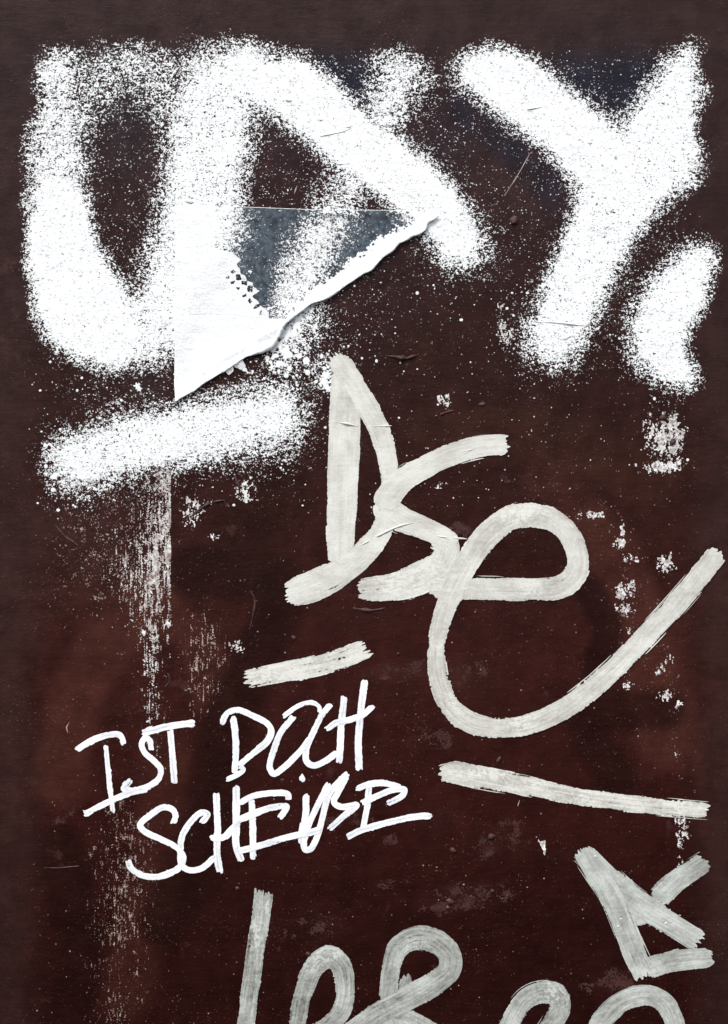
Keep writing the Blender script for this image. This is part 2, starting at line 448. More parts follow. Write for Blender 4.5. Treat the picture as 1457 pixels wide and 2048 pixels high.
big = np.exp(-((GX - 575) / 46) ** 2 - ((GY - 712) / 42) ** 2) + .5 * np.exp(-((GX - 652) / 14) ** 2 - ((GY - 765) / 26) ** 2) + .5 * np.exp(-((GX - 106) / 14) ** 2 - ((GY - 955) / 40) ** 2)
drops(FS, 90, big, 2.0, 7.5, 33)
for (bx, by, br) in ((572, 668, 12), (560, 690, 9), (648, 764, 9), (652, 752, 8), (657, 778, 6), (594, 650, 10), (275, 772, 6), (279, 778, 5), (545, 735, 6), (562, 728, 5), (535, 722, 4)):
    FS = np.maximum(FS, .4 * (br * (1 + .3 * np.sin(5 * np.arctan2(GY - by, GX - bx) + bx)) - np.hypot(GX - bx, GY - by)))
owner = np.argmax(LETD, 0)
coat_s = np.clip(.12 + (1.35 + 4 * sstep(.78, .96, Dm)) * np.clip(FS, 0, .8) + .06 * gnoise(GX.shape, 3, 5, 26), 0, 1)

# ------------------------------------------------------------------ torn paper
TORN = [(879, 432), (866, 440), (855, 446), (850, 460), (838, 468), (825, 472), (812, 480), (796, 488), (786, 500), (770, 512), (752, 530), (742, 541), (726, 548), (706, 562), (690, 572), (668, 588), (646, 600), (622, 608), (604, 622), (584, 636), (568, 652), (556, 674), (545, 690), (528, 701), (508, 708), (484, 719), (462, 734), (436, 750), (412, 764), (390, 780), (368, 793), (352, 803)]
PAPER = [(353, 411), (430, 412), (520, 415), (622, 419), (730, 420), (800, 421), (850, 425)] + TORN + [(349, 770), (350, 700), (349, 600), (351, 500)]
PX, PY = grid(338, 892, 400, 816, 1.3)
p_sdf = poly_sdf(PAPER, PX, PY)
t_d, t_u = line_dist(TORN, PX, PY)
pn1 = gnoise(PX.shape, 14, 22, 41); pn2 = gnoise(PX.shape, 4, 9, 42)
PH = .0007 + .0024 * np.exp(-(t_d / 17) ** 1.4) + .00012 * pn1 + .00005 * pn2
PH += .0018 * np.exp(-((PX - 660) / 42) ** 2 - ((PY - 428 - .04 * (PX - 660)) / 7) ** 2)        # puckers along the top
PH += .0007 * np.exp(-((PX - 775) / 40) ** 2 - ((PY - 428) / 5) ** 2)
PH += .0012 * np.exp(-((PX - 560) / 60) ** 2 - ((PY - 655 + .55 * (PX - 560)) / 10) ** 2)       # fold before the tear
PH += .0008 * np.exp(-((PX - 470) / 60) ** 2 - ((PY - 705 + .6 * (PX - 470)) / 7) ** 2)
def paper_h(px, py): return sample(PH, px, py, 338, 400, 1.3)
ROOT_P = thing("torn_poster", 352, 803, "torn triangle of white paper with slate blue print and checker pattern, curling off the wall", "poster", h=.0006)
jag = 1.2 * gnoise(PX.shape, 1.2, 1.2, 43)
V, T, A = march(np.where(t_d < 6, p_sdf + jag * .6, p_sdf), world_pts(PX, PY, PH), {"coat": np.clip(.93 + .05 * pn2, 0, 1)})
sheet = tri_mesh("paper_sheet", V, T, M_PAPER, ROOT_P, A)
md = sheet.modifiers.new("thickness", 'SOLIDIFY'); md.thickness = .0003; md.offset = -1
PRINT = [(430, 405), (900, 405), (900, 470), (640, 640), (539, 638), (536, 620), (521, 612), (518, 603), (505, 593), (518, 582), (507, 574), (506, 566), (494, 560), (492, 554), (482, 548), (481, 540), (473, 527), (480, 518), (465, 505), (430, 500)]
wob = 1.0 * gnoise(PX.shape, 1.5, 1.5, 44)
V, T, A = march(np.minimum(poly_sdf(PRINT, PX, PY) + .5 * wob, p_sdf - .8), world_pts(PX, PY, PH + .00008), {"coat": np.clip(.55 + .3 * gnoise(PX.shape, 2, 2, 45) + .1 * pn1, 0, 1)})
tri_mesh("printed_panel", V, T, M_PRINT, ROOT_P, A)
def patch(name, pts, mat, h, parent):
    p = np.array(pts, float); x0, y0 = p.min(0) - 3; x1, y1 = p.max(0) + 3
    X, Y = grid(x0, x1, y0, y1, 1.0)
    f = poly_sdf(pts, X, Y) + .35 * gnoise(X.shape, 1.2, 1.2, int(x0 * 7 + y0))
    V, T, A = march(f, world_pts(X, Y, paper_h(X, Y) + h), {"coat": np.clip(.7 + .3 * gnoise(X.shape, 1.5, 1.5, int(x1)), 0, 1)})
    return tri_mesh(name, V, T, mat, parent, A)
Z5 = lambda L: [(330 + x * .2745, 390 + y * .2745) for x, y in L]
for q in ([(518, 577), (552, 577), (560, 620), (522, 620)], [(560, 626), (598, 630), (602, 662), (560, 650)], [(600, 662), (642, 660), (640, 708), (602, 706)],
          [(516, 674), (551, 672), (540, 696)], [(480, 632), (512, 624), (506, 648), (484, 650)], [(562, 736), (592, 718), (596, 740), (570, 745)],
          [(603, 770), (618, 752), (638, 772), (622, 792)], [(645, 830), (660, 800), (700, 790), (704, 802), (668, 826)], [(690, 870), (697, 842), (712, 840), (704, 874)],
          [(480, 552), (500, 542), (516, 560), (498, 574), (482, 568)], [(438, 604), (452, 588), (472, 592), (468, 612)]):
    patch("checker_square", Z5(q), M_INK, .00012, ROOT_P)
for q in ([(608, 556), (622, 546), (640, 558), (626, 574)], [(555, 578), (584, 586), (597, 620), (566, 622)], [(598, 636), (612, 630), (642, 642), (638, 656), (604, 656)],
          [(642, 672), (660, 676), (682, 700), (644, 706)], [(515, 500), (540, 464), (554, 470), (550, 486), (524, 506)]):
    patch("white_square", Z5(q), M_PAPER, .00014, ROOT_P)
# bare fibres where the print tore away
wid = np.interp(t_u, [0, 30, 60, 110, 150, 200, 260, 330, 380], [14, 24, 26, 32, 40, 40, 30, 22, 6])
fib = wid - t_d + 4.2 * gnoise(PX.shape, .9, .9, 46) * (t_d > 4) + 4 * gnoise(PX.shape, 4, 4, 47) * (t_d > 4)
V, T, A = march(np.minimum(fib, p_sdf - .3 + .5 * jag), world_pts(PX, PY, PH + .00022 + .00008 * np.abs(gnoise(PX.shape, 1.3, 2.5, 48))), {"coat": np.clip(.9 + .12 * gnoise(PX.shape, 1.5, 3, 49), 0, 1)})
tri_mesh("torn_fibre_strip", V, T, M_PAPER, ROOT_P, A)
# spray paint that landed on the paper
c0, r0 = 338 - 14, 400 - 50
sp = (slice(r0, r0 + 417), slice(c0, c0 + 555))
QX, QY = GX[sp], GY[sp]
V, T, A = march(np.minimum(FS[sp], poly_sdf(PAPER, QX, QY) - 1), world_pts(QX, QY, paper_h(QX, QY) + .00018), {"coat": np.maximum(coat_s[sp], .93 * (poly_sdf(PRINT, QX, QY) < 1))}, coat_s[sp] > .93)
tri_mesh("spray_layer", V, T, M_SPRAY, ROOT_P, A)
# rolled lip of the tear
tl, tq = spline([(x, y) for x, y in TORN], 1.6)
nr = 10; r_ = np.random.default_rng(5)
rad = np.interp(tq / tq[-1], [0, .04, .2, .45, .52, .6, .75, .92, 1], [1.2, 3.0, 2.6, 2.6, 3.4, 5.0, 3.2, 2.2, .8]) * (1 + .28 * gnoise((len(tl), 1), 6, .1, 51)[:, 0] + .12 * gnoise((len(tl), 1), 1.5, .1, 52)[:, 0])
rad = np.maximum(rad, .5) * .92
tan = np.gradient(tl, axis=0); tan /= np.linalg.norm(tan, axis=1)[:, None]; nor = np.stack([-tan[:, 1], tan[:, 0]], 1)
ang = np.linspace(0, 2 * math.pi, nr, endpoint=False)
ox = np.cos(ang)[None] * rad[:, None]; oh = np.sin(ang)[None] * rad[:, None] * .9 * S
LX = tl[:, :1] + nor[:, :1] * ox; LY = tl[:, 1:] + nor[:, 1:] * ox
LH = paper_h(tl[:, 0], tl[:, 1])[:, None] - rad[:, None] * S * .35 + oh
LH = LH + S * .35 * gnoise(LH.shape, 1.2, .8, 54); V = world_pts(LX, LY, LH).reshape(-1, 3); idx = np.arange(len(V)).reshape(len(tl), nr); ix2 = np.roll(idx, -1, 1)
T = np.concatenate([np.stack([idx[:-1].ravel(), idx[1:].ravel(), ix2[1:].ravel()], 1), np.stack([idx[:-1].ravel(), ix2[1:].ravel(), ix2[:-1].ravel()], 1)])
lip = tri_mesh("rolled_edge", V, T, M_PAPER, ROOT_P, {"coat": np.repeat(np.clip(.85 + .14 * gnoise((len(tl), 1), 3, .1, 53)[:, 0], 0, 1), nr)})
bm = bmesh.new(); bm.from_mesh(lip.data); bmesh.ops.recalc_face_normals(bm, faces=bm.faces); bm.to_mesh(lip.data); bm.free()
# shreds hanging under the tear
for q in ([(452, 742), (466, 730), (468, 742), (460, 750), (455, 748)], [(468, 732), (486, 720), (490, 728), (497, 745), (484, 741)]):
    patch("paper_shred", q, M_PAPER, -.0006, ROOT_P)

# spray on the wall itself, one thing for each letter
poster_g = poly_sdf(PAPER, GX, GY)
names = [("spray_letter", 240, 740, "white sprayed round letter with two limbs, left of the forked letters", 0),
         ("spray_letter", 925, 540, "white sprayed diagonal bar running down behind the torn paper's tip", 1),
         ("spray_letter", 1110, 720, "white sprayed forked letter shaped like a Y at the upper right", 2),
         ("spray_letter", 1340, 765, "white sprayed bulging stroke at the right, beside the foot of the forked letter", 3),
         ("spray_dash", 350, 980, "white sprayed short bar below the torn paper", 4),
         ("spray_spatter", 575, 740, "white paint blobs spattered just below the torn paper's lip", 5)]
GH = relief(GX, GY) + .00022
GPOS = world_pts(GX, GY, GH)
for nm, px, py, lab, k in names:
    t = thing(nm, px, py, lab, "graffiti", "white spray can marks" if k < 5 else None)
    own = (owner == k)
    Fk = np.where(own, FS, -.3); Fk = np.minimum(Fk, (6 - poster_g) * .2)
    J, I = np.nonzero(own); a, c, e, f = J.min(), J.max() + 1, I.min(), I.max() + 1
    sl = (slice(a, c), slice(e, f))
    solid = np.minimum(Fk, (Dm - .5) * 3)[sl]; specks = np.minimum(Fk, (.5 - Dm) * 3 + .02)[sl]
    V, T, A = march(solid, GPOS[sl], {"coat": coat_s[sl]}, coat_s[sl] > .93)
    if len(T): tri_mesh("paint_film", V, T, M_SPRAY, t, A)
    V, T, A = march(specks, GPOS[sl] - np.array([0, 3e-5, 0]), {"coat": np.clip(coat_s[sl] + .08, 0, 1)})
    if len(T): tri_mesh("overspray", V, T, M_SPRAY, t, A)["kind"] = "stuff"

# ------------------------------------------------------------------ marker and pen strokes
_seed = [100]
WORN_SPOTS = [(800, 1165, 50, 24, .25), (858, 1130, 30, 22, .25), (1045, 1032, 55, 18, .28), (1062, 1182, 22, 14, .3), (1045, 1450, 34, 18, .25), (902, 1400, 20, 30, .15), (980, 1546, 50, 14, .35), (1075, 1566, 50, 10, .2), (1165, 1597, 22, 14, .3), (540, 1355, 50, 18, .25),
              (512, 1872, 18, 30, .4), (537, 1815, 10, 12, .4), (650, 1908, 34, 16, .5), (620, 1935, 20, 14, .3), (833, 1888, 26, 14, .18), (1110, 1985, 26, 24, .35), (1290, 1946, 24, 20, .2), (1360, 1612, 10, 18, .4), (700, 1010, 10, 40, .08), (655, 1190, 30, 14, .12), (800, 2030, 60, 14, .1)]
def stroke(pts, mat, parent, name="brush_stroke", h=.0004, rag=6, dry=.0, dry_start=0, dry_end=0, edge=1.2, base=.8, var=.16, stray=.35, sq=True, step=1.1, scl=1.0, cfun=None, blots=.08, rim=.09, core=0):
    """one pull of a marker: pts = (x, y, width); rag = bristly ends, dry = how much of the wall shows through"""
    _seed[0] += 7; sd_ = _seed[0]
    c, q = spline(pts, step); L = q[-1]
    tan = np.gradient(c[:, :2], axis=0); tan /= np.linalg.norm(tan, axis=1)[:, None] + 1e-9
    w = 9 if len(tan) > 20 else 3
    ker = np.hanning(w + 2)[1:-1]; ker /= ker.sum()
    tp = np.pad(tan, ((w // 2, w // 2), (0, 0)), 'edge')
    tan = np.stack([np.convolve(tp[:, k], ker, 'valid') for k in range(2)], 1); tan /= np.linalg.norm(tan, axis=1)[:, None] + 1e-9
    ext = 8.0 * scl; ne = int(ext / step)
    c0 = c[:1, :2] - tan[:1] * np.linspace(ext, step, ne)[:, None]; c1 = c[-1:, :2] + tan[-1:] * np.linspace(step, ext, ne)[:, None]
    cc = np.concatenate([c0, c[:, :2], c1]); tt = np.concatenate([np.repeat(tan[:1], ne, 0), tan, np.repeat(tan[-1:], ne, 0)])
    hw = np.concatenate([np.repeat(c[0, 2], ne), c[:, 2], np.repeat(c[-1, 2], ne)]) / 2
    uu = np.concatenate([-np.linspace(ext, step, ne), q, L + np.linspace(step, ext, ne)])
    mx = hw.max() + 5 * scl; nv = int(2 * mx / 1.05) + 1
    v = np.linspace(-mx, mx, nv)
    nor = np.stack([-tt[:, 1], tt[:, 0]], 1)
    X = cc[:, :1] + nor[:, :1] * v; Y = cc[:, 1:] + nor[:, 1:] * v
    sh = X.shape
    sl = gnoise(sh, 22 * scl, .75, sd_); s2 = gnoise(sh, 8 * scl, .7, sd_ + 1); fine = gnoise(sh, 1.2, 1.2, sd_ + 2); blot = gnoise(sh, 16, 10, sd_ + 3)
    we = gnoise((sh[0], 2), 14, .01, sd_ + 4)
    av = np.abs(v)[None, :]
    wob = np.where(v[None, :] > 0, we[:, :1], we[:, 1:])
    F = hw[:, None] - av + edge * (.5 * wob + .45 * s2 + .3 * fine)
    round_ = (av / np.maximum(hw[:, None], 1)) ** 4 * (hw[:, None] * (.5 if sq else .8))
    en = rag * .35 * (gnoise((1, nv), .1, 1.1, sd_ + 5) + .5 * gnoise((1, nv), .1, 4, sd_ + 6)); en2 = rag * .35 * (gnoise((1, nv), .1, 1.1, sd_ + 8) + .5 * gnoise((1, nv), .1, 4, sd_ + 9))
    F = np.minimum(F, (uu[:, None] - round_ + en + .6 * fine)); F = np.minimum(F, (L - uu[:, None] - round_ + en2 + .6 * fine))
    un = (uu / L)[:, None]
    dr = dry + dry_start * np.exp(-np.maximum(un, 0) / .16) + dry_end * np.exp(-np.maximum(1 - un, 0) / .16)
    edge_dry = np.exp(-np.maximum(hw[:, None] - av, 0) / (3.5 * scl)) * .45
    streak = .62 * sl + .5 * s2 + .3 * blot + .35 * fine
    thr = -2.9 + 2.9 * np.clip(dr, 0, 1) * .95 + edge_dry
    F = np.minimum(F, (streak - thr) * 1.6)
    if stray > 0:   # lone bristles running beside the stroke
        band_ = np.exp(-((av - hw[:, None] - 2.2 * scl) / (1.1 * scl)) ** 2)
        lone = (gnoise(sh, 34 * scl, .55, sd_ + 10) - (2.1 - stray)) * band_ - .02
        inside_u = np.minimum(uu, L - uu)[:, None] * .2 + en * .05
        F = np.maximum(F, np.minimum(lone, inside_u))
    coat = base + .06 + .62 * var * (.6 * sl + .45 * s2 + .5 * fine) + blots * (blot + .5 * gnoise(sh, 5, 4, sd_ + 12)) - .25 * np.clip(dr, 0, 1) - rim * np.exp(-((av - hw[:, None] + 1.5) / 2.0) ** 2)
    if core: coat = coat - core * np.exp(-((v[None, :] - .8 * we[:, :1]) / (.22 * hw[:, None])) ** 2) * sstep(-.4, .9, gnoise(sh, 14, .5, sd_ + 13))
    if cfun: coat = coat + cfun(X, Y)
    for bx_, by_, rx_, ry_, am_ in WORN_SPOTS:      # rubbed spots where fresh white shows
        if bx_ - 3 * rx_ < X.max() and bx_ + 3 * rx_ > X.min() and by_ - 3 * ry_ < Y.max() and by_ + 3 * ry_ > Y.min():
            coat = coat + am_ * np.exp(-((X - bx_) / rx_) ** 2 - ((Y - by_) / ry_) ** 2) * sstep(-.3, .5, fine * .7 + .7 * gnoise(sh, 3, 2, sd_ + 14))
    rise = 1 - np.clip(av / np.maximum(hw[:, None], 1), 0, 1.4) ** 2
    H = relief(X, Y) + h + .00009 * scl * rise + .000012 * sl * scl + 2.2e-7 * uu[:, None]
    V, T, A = march(F, world_pts(X, Y, H), {"coat": np.clip(coat, 0, 1)})
    return tri_mesh(name, V, T, mat, parent, A)

def letter(parent, lab):
    return tagp(bpy.data.objects.new("letter", None), lab)
def sub_letter(parent, lab, px, py):
    o = bpy.data.objects.new("letter", None); col.objects.link(o); o.parent = parent
    o.location = Vector(((px - 728.5) * S, 0, ZC + (1024 - py) * S)) - Vector(parent.location)
    o["label"] = lab; return o

# --- the big ivory tag
TAG = thing("marker_tag", 760, 1475, "large ivory paint marker tag of three joined letters in the middle of the wall", "graffiti", "broad paint marker graffiti")
d_ = sub_letter(TAG, "pointed letter D with a swept foot", 680, 1205)
stroke([(686, 742, 44), (690, 790, 56), (690, 840, 61), (688, 900, 63), (685, 1000, 60), (682, 1070, 56), (680, 1128, 46)], M_TAG, d_, h=.00040, rag=7, base=.76, var=.09, stray=.5)
stroke([(668, 714, 30), (684, 732, 42), (708, 768, 45), (740, 822, 42), (765, 875, 40), (780, 940, 38), (783, 1000, 40), (768, 1052, 42), (733, 1102, 48), (686, 1142, 52), (632, 1170, 62), (574, 1190, 50)], M_TAG, d_, h=.00050, rag=9, base=.76, var=.09, edge=1.6, stray=.4, dry_end=.3)
s_ = sub_letter(TAG, "angular letter S", 790, 1203)
stroke([(868, 1080, 40), (893, 1094, 46), (884, 1128, 58), (845, 1154, 66), (792, 1172, 54), (718, 1181, 44)], M_TAG, s_, h=.00058, rag=10, base=.74, var=.12, dry_end=.35, dry=.06)
stroke([(760, 1000, 40), (776, 1022, 54), (806, 1040, 50), (842, 1054, 44), (880, 1070, 41), (914, 1086, 30)], M_TAG, s_, h=.00066, rag=4, base=.77, var=.09)
stroke([(1016, 889, 40), (960, 893, 42), (900, 911, 42), (850, 934, 44), (804, 963, 48), (776, 996, 54), (770, 1018, 50)], M_TAG, s_, h=.00076, rag=8, base=.79, var=.08, stray=.9, dry_start=.1)
e_ = sub_letter(TAG, "looping letter e with a long tail", 990, 1475)
stroke([(862, 1176, 38), (930, 1177, 42), (1000, 1178, 44), (1080, 1179, 44), (1124, 1172, 46), (1150, 1148, 46), (1155, 1115, 42), (1144, 1078, 43), (1118, 1048, 45), (1070, 1031, 48), (1022, 1037, 50), (975, 1070, 48), (936, 1125, 47), (908, 1180, 47), (884, 1240, 38), (873, 1293, 34), (876, 1350, 36), (899, 1410, 40), (940, 1444, 42), (988, 1455, 41), (1053, 1449, 41), (1122, 1421, 41), (1180, 1380, 41), (1225, 1341, 42), (1272, 1293, 42), (1335, 1227, 42), (1366, 1192, 42), (1405, 1146, 42), (1438, 1104, 41)],
       M_TAG, e_, h=.00088, rag=7, base=.69, var=.14, edge=1.6, stray=.8, dry=.05, dry_end=.12, cfun=lambda X, Y: -.08 * sstep(1150, 1450, Y))
# --- two loose bars
t = thing("marker_dash", 620, 1376, "short pale dry-brushed dash just above the word DOCH", "graffiti", "broad paint marker graffiti")
stroke([(493, 1359, 36), (550, 1347, 39), (620, 1334, 42), (680, 1318, 40), (736, 1297, 36)], M_TAG, t, rag=13, dry=.30, dry_start=.15, dry_end=.5, base=.86, var=.2, stray=.5)
t = thing("marker_line", 1130, 1634, "long pale line sloping down to the right, under the looping tail", "graffiti", "broad paint marker graffiti")
stroke([(880, 1551, 28), (905, 1545, 42), (960, 1554, 44), (1030, 1567, 40), (1100, 1582, 35), (1181, 1597, 33), (1270, 1608, 32), (1366, 1616, 31), (1416, 1620, 30)], M_TAG, t, rag=9, dry=.16, base=.68, var=.2, stray=.7, edge=1.8)
# --- lower right letters
t = thing("marker_letter", 1286, 1960, "grey paint marker letter like an A with crossed strokes at the lower right", "graffiti", "broad paint marker graffiti")
stroke([(1312, 1800, 44), (1345, 1769, 44), (1368, 1751, 43), (1412, 1722, 42)], M_GREY, t, h=.00036, base=0.61, dry=.1, blots=.10)
stroke([(1294, 1938, 42), (1330, 1926, 42), (1366, 1919, 42), (1424, 1914, 40)], M_GREY, t, h=.00040, base=0.63, stray=.7, blots=.10)
stroke([(1268, 1838, 34), (1290, 1826, 40), (1310, 1812, 30)], M_GREY, t, h=.00044, base=0.67, rag=8, blots=.10)
stroke([(1166, 1704, 40), (1212, 1750, 46), (1262, 1795, 50), (1310, 1828, 48), (1366, 1862, 44), (1400, 1884, 44)], M_GREY, t, h=.00050, base=0.69, rag=9, edge=1.7, blots=.10)
stroke([(1164, 1702, 38), (1190, 1742, 42), (1222, 1792, 44), (1243, 1840, 44), (1262, 1890, 46), (1290, 1952, 44)], M_GREY, t, h=.00060, base=0.69, rag=10, stray=.9, blots=.10)
t = thing("marker_letter", 1060, 2100, "grey arch-shaped marker letter at the bottom edge, left of a wider arch", "graffiti", "broad paint marker graffiti")
stroke([(1004, 2082, 36), (1030, 2030, 40), (1054, 1997, 42), (1085, 1984, 44), (1116, 1991, 44), (1122, 2014, 42), (1106, 2045, 40), (1082, 2082, 40)], M_GREY, t, base=0.53, var=.2, dry=.12, edge=1.6, blots=.10)
t = thing("marker_letter", 1270, 2100, "wider grey arch of marker paint in the bottom right corner", "graffiti", "broad paint marker graffiti")
stroke([(1180, 2082, 36), (1208, 2036, 42), (1250, 1999, 42), (1295, 1990, 40), (1330, 2006, 42), (1350, 2045, 38), (1357, 2085, 36)], M_GREY, t, base=0.59, var=.18, dry=.06, stray=.8, blots=.10)
# --- the row along the bottom
ROW = thing("marker_word", 690, 2100, "grey brushed letters cut off along the bottom, below the handwriting", "graffiti", "broad paint marker graffiti")
i_ = sub_letter(ROW, "upright letter I", 490, 2098)
stroke([(528, 1782, 37), (522, 1830, 36), (510, 1915, 36), (500, 1985, 35), (491, 2052, 35), (485, 2095, 35)], M_GREY, i_, base=0.51, var=.22, rag=14, dry=.14, dry_start=.25, blots=.10)
o_ = sub_letter(ROW, "narrow letter O", 640, 2098)
stroke([(590, 2090, 32), (597, 2040, 32), (608, 1982, 35), (630, 1932, 42), (660, 1913, 44), (684, 1932, 40), (692, 1975, 37), (684, 2020, 38), (655, 2052, 34), (612, 2072, 34)], M_GREY, o_, base=0.47, var=.2, dry=.12, edge=1.5, blots=.10)
r_l = sub_letter(ROW, "rounded letter R", 800, 2098)
stroke([(776, 2000, 38), (783, 1940, 35), (797, 1896, 42), (830, 1876, 46), (868, 1881, 47), (899, 1908, 46), (900, 1938, 46), (866, 1968, 48), (815, 1997, 48), (765, 2022, 44), (725, 2048, 44), (690, 2075, 44)], M_GREY, r_l, base=0.49, var=.18, dry=.06, blots=.10)
stroke([(806, 1985, 20), (812, 1965, 24), (814, 1950, 18)], M_GREY, r_l, h=.0003, base=0.41, rag=8, dry=.2, blots=.10)
stroke([(748, 2030, 44), (800, 2038, 46), (850, 2058, 44), (900, 2088, 42)], M_GREY, r_l, h=.00034, base=0.47, blots=.10)

# --- the handwriting
PEN = thing("handwritten_sentence", 500, 1757, "bright white paint pen handwriting in two lines reading IST DOCH SCHEIßE", "graffiti")
def pen(lab, strokes):
    l = sub_letter(PEN, "letter " + lab, strokes[0][0][0], max(p[1] for s in strokes for p in s))
    for k, s in enumerate(strokes):
        stroke([(p[0], p[1], p[2] * 1.02) for p in s], M_PEN, l, name="pen_stroke", h=.00045 + .00016 * k, rag=3.6, edge=.7, base=.86, var=.13, stray=.12, sq=False, step=.9, scl=.45, dry=.1, dry_end=.25, rim=.03, core=.5)
def W(w, *pts): return [(x, y, w) for x, y in pts]
pen("I", [W(12, (154, 1500), (185, 1480), (221, 1469), (240, 1470), (249, 1488)), W(9.5, (212, 1490), (219, 1560), (227, 1626)), W(12, (169, 1629), (221, 1602), (262, 1585), (297, 1578)), W(8, (170, 1620), (176, 1627))])
pen("S", [W(11.5, (304, 1500), (300, 1481), (292, 1475), (284, 1488), (290, 1505), (308, 1521), (322, 1538), (319, 1556), (295, 1573), (262, 1582), (249, 1577), (263, 1559))])
pen("T", [W(12, (341, 1460), (345, 1505), (350, 1567)), W(13, (285, 1466), (336, 1453), (391, 1445))])
pen("D", [W(12.5, (467, 1433), (472, 1484), (470, 1546)), W(11.5, (444, 1448), (455, 1427), (476, 1420), (507, 1432), (535, 1447), (544, 1463), (535, 1484), (507, 1506), (478, 1531)), W(10, (478, 1531), (487, 1539), (476, 1549), (454, 1559))])
pen("O", [W(9, (566, 1434), (597, 1412), (621, 1405), (637, 1412), (641, 1426)), W(12, (589, 1431), (563, 1463), (547, 1503), (540, 1534), (548, 1547), (569, 1534), (603, 1500), (621, 1475))])
pen("C", [W(12, (662, 1408), (643, 1432), (625, 1469), (612, 1503), (615, 1525), (629, 1531), (652, 1521), (675, 1504))])
pen("H", [W(13, (689, 1393), (683, 1454), (679, 1526)), W(13.5, (730, 1359), (723, 1413), (717, 1478), (719, 1541)), W(12, (653, 1459), (672, 1446), (700, 1439), (726, 1429), (747, 1411))])
pen("S", [W(12, (347, 1647), (352, 1631), (346, 1619), (328, 1614), (300, 1631), (281, 1650), (290, 1663), (322, 1678), (352, 1694), (367, 1713), (362, 1731), (341, 1746), (311, 1754), (281, 1749), (262, 1735), (257, 1720))])
pen("C", [W(12, (403, 1646), (415, 1629), (404, 1625), (379, 1647), (364, 1675), (361, 1705), (364, 1730), (379, 1740), (404, 1736), (431, 1713))])
pen("H", [W(13, (433, 1586), (436, 1656), (435, 1711), (441, 1745)), W(14, (473, 1572), (473, 1642), (473, 1691), (484, 1723)), W(12.5, (422, 1676), (446, 1674), (465, 1657), (480, 1644))])
pen("E", [W(12.5, (504, 1600), (506, 1654), (507, 1718)), W(12, (480, 1606), (507, 1592), (547, 1586), (575, 1588), (578, 1600)), W(12, (476, 1640), (516, 1623), (554, 1613), (574, 1613), (560, 1636)), W(12.5, (477, 1702), (523, 1690), (569, 1676), (603, 1668), (642, 1659))])
pen("i", [W(12.5, (613, 1588), (612, 1626), (606, 1664), (602, 1687)), W(11, (604, 1551), (606, 1564))])
pen("ß", [W(12, (658, 1567), (640, 1602), (621, 1642), (609, 1676), (611, 1699), (622, 1697), (637, 1667), (646, 1633), (656, 1594), (670, 1573), (696, 1546)), W(12, (694, 1552), (676, 1586), (668, 1603), (680, 1613), (714, 1610), (692, 1628), (659, 1658))])
pen("E", [W(11.5, (739, 1572), (734, 1617), (726, 1660)), W(12, (713, 1578), (739, 1568), (773, 1566), (802, 1575)), W(12, (724, 1606), (754, 1592), (785, 1580), (809, 1579), (806, 1590), (775, 1607)), W(12.5, (694, 1674), (730, 1657), (785, 1643), (831, 1633), (863, 1631))])

# ------------------------------------------------------------------ chips, rubbed streaks, lumps and ridges of the wall
def wear(name, x0, x1, y0, y1, dens, mat, seed, sy=3.0, sx=.9, st=1.2, h=.00016, kind=None, coat=.64):
    X, Y = grid(x0, x1, y0, y1, st)
    d = dens(X, Y)
    z = .7 * gnoise(X.shape, sy, sx, seed) + .8 * gnoise(X.shape, .6, .6, seed + 1) + .4 * gnoise(X.shape, 5, 4, seed + 2)
    u = unif(z / 1.11)
    V, T, A = march((d - u) * 1.5, world_pts(X, Y, relief(X, Y) + h + np.where(X < 343, .00022, 0)), {"coat": np.clip(coat + .2 * gnoise(X.shape, 1.5, 1.5, seed + 3), 0, 1)})
    if len(T) == 0: return
    o = tri_mesh(name, V, T, mat, WALL, A)
    if kind: o["kind"] = kind
    return o
def blobd(cx, cy, rx, ry, a, p=1.6):
    return lambda X, Y: a * np.exp(-(((X - cx) / rx) ** 2 + ((Y - cy) / ry) ** 2) ** p)
chips = [(1328, 870, 34, 40, .72), (1325, 933, 44, 13, .72), (1352, 880, 18, 50, .5), (1245, 1074, 5, 26, .75), (1243, 1088, 12, 9, .8), (1246, 1182, 16, 14, .68), (1264, 1175, 7, 18, .6), (1253, 1218, 19, 13, .6),
         (1334, 1127, 21, 16, .68), (1182, 1031, 11, 7, .85), (1160, 1031, 7, 10, .5), (1202, 1031, 6, 7, .8), (1258, 1118, 10, 9, .5), (1276, 1122, 6, 10, .5), (1322, 1338, 11, 11, .5), (1339, 1318, 8, 10, .5), (1329, 1391, 14, 11, .55), (1255, 1370, 14, 8, .35), (1360, 1410, 9, 9, .5), (1358, 1510, 9, 9, .3),
         (1364, 1655, 12, 34, .5), (1362, 1725, 8, 40, .35), (384, 1022, 20, 26, .5), (490, 984, 20, 20, .42), (888, 797, 14, 9, .7), (896, 806, 6, 10, .7), (878, 969, 14, 7, .5), (418, 1004, 8, 8, .5), (428, 1072, 12, 6, .5), (1258, 1262, 8, 6, .5), (1005, 640, 10, 40, .34), (1012, 672, 12, 26, .4), (335, 1250, 7, 11, .6), (285, 1263, 8, 8, .55), (470, 1290, 16, 14, .35)]
for k, (cx, cy, rx, ry, a) in enumerate(chips):
    wear("chipped_spot", cx - rx * 1.5, cx + rx * 1.5, cy - ry * 1.5, cy + ry * 1.5, blobd(cx, cy, rx, ry, a), M_CHIP, 300 + 5 * k, 2.2, 1.2)
M_SCUFF = film_mat("scuffed_brown_paint", lin((80, 53, 50)) / K, lin((58, 34, 31)) / K, .6, .1, .8)
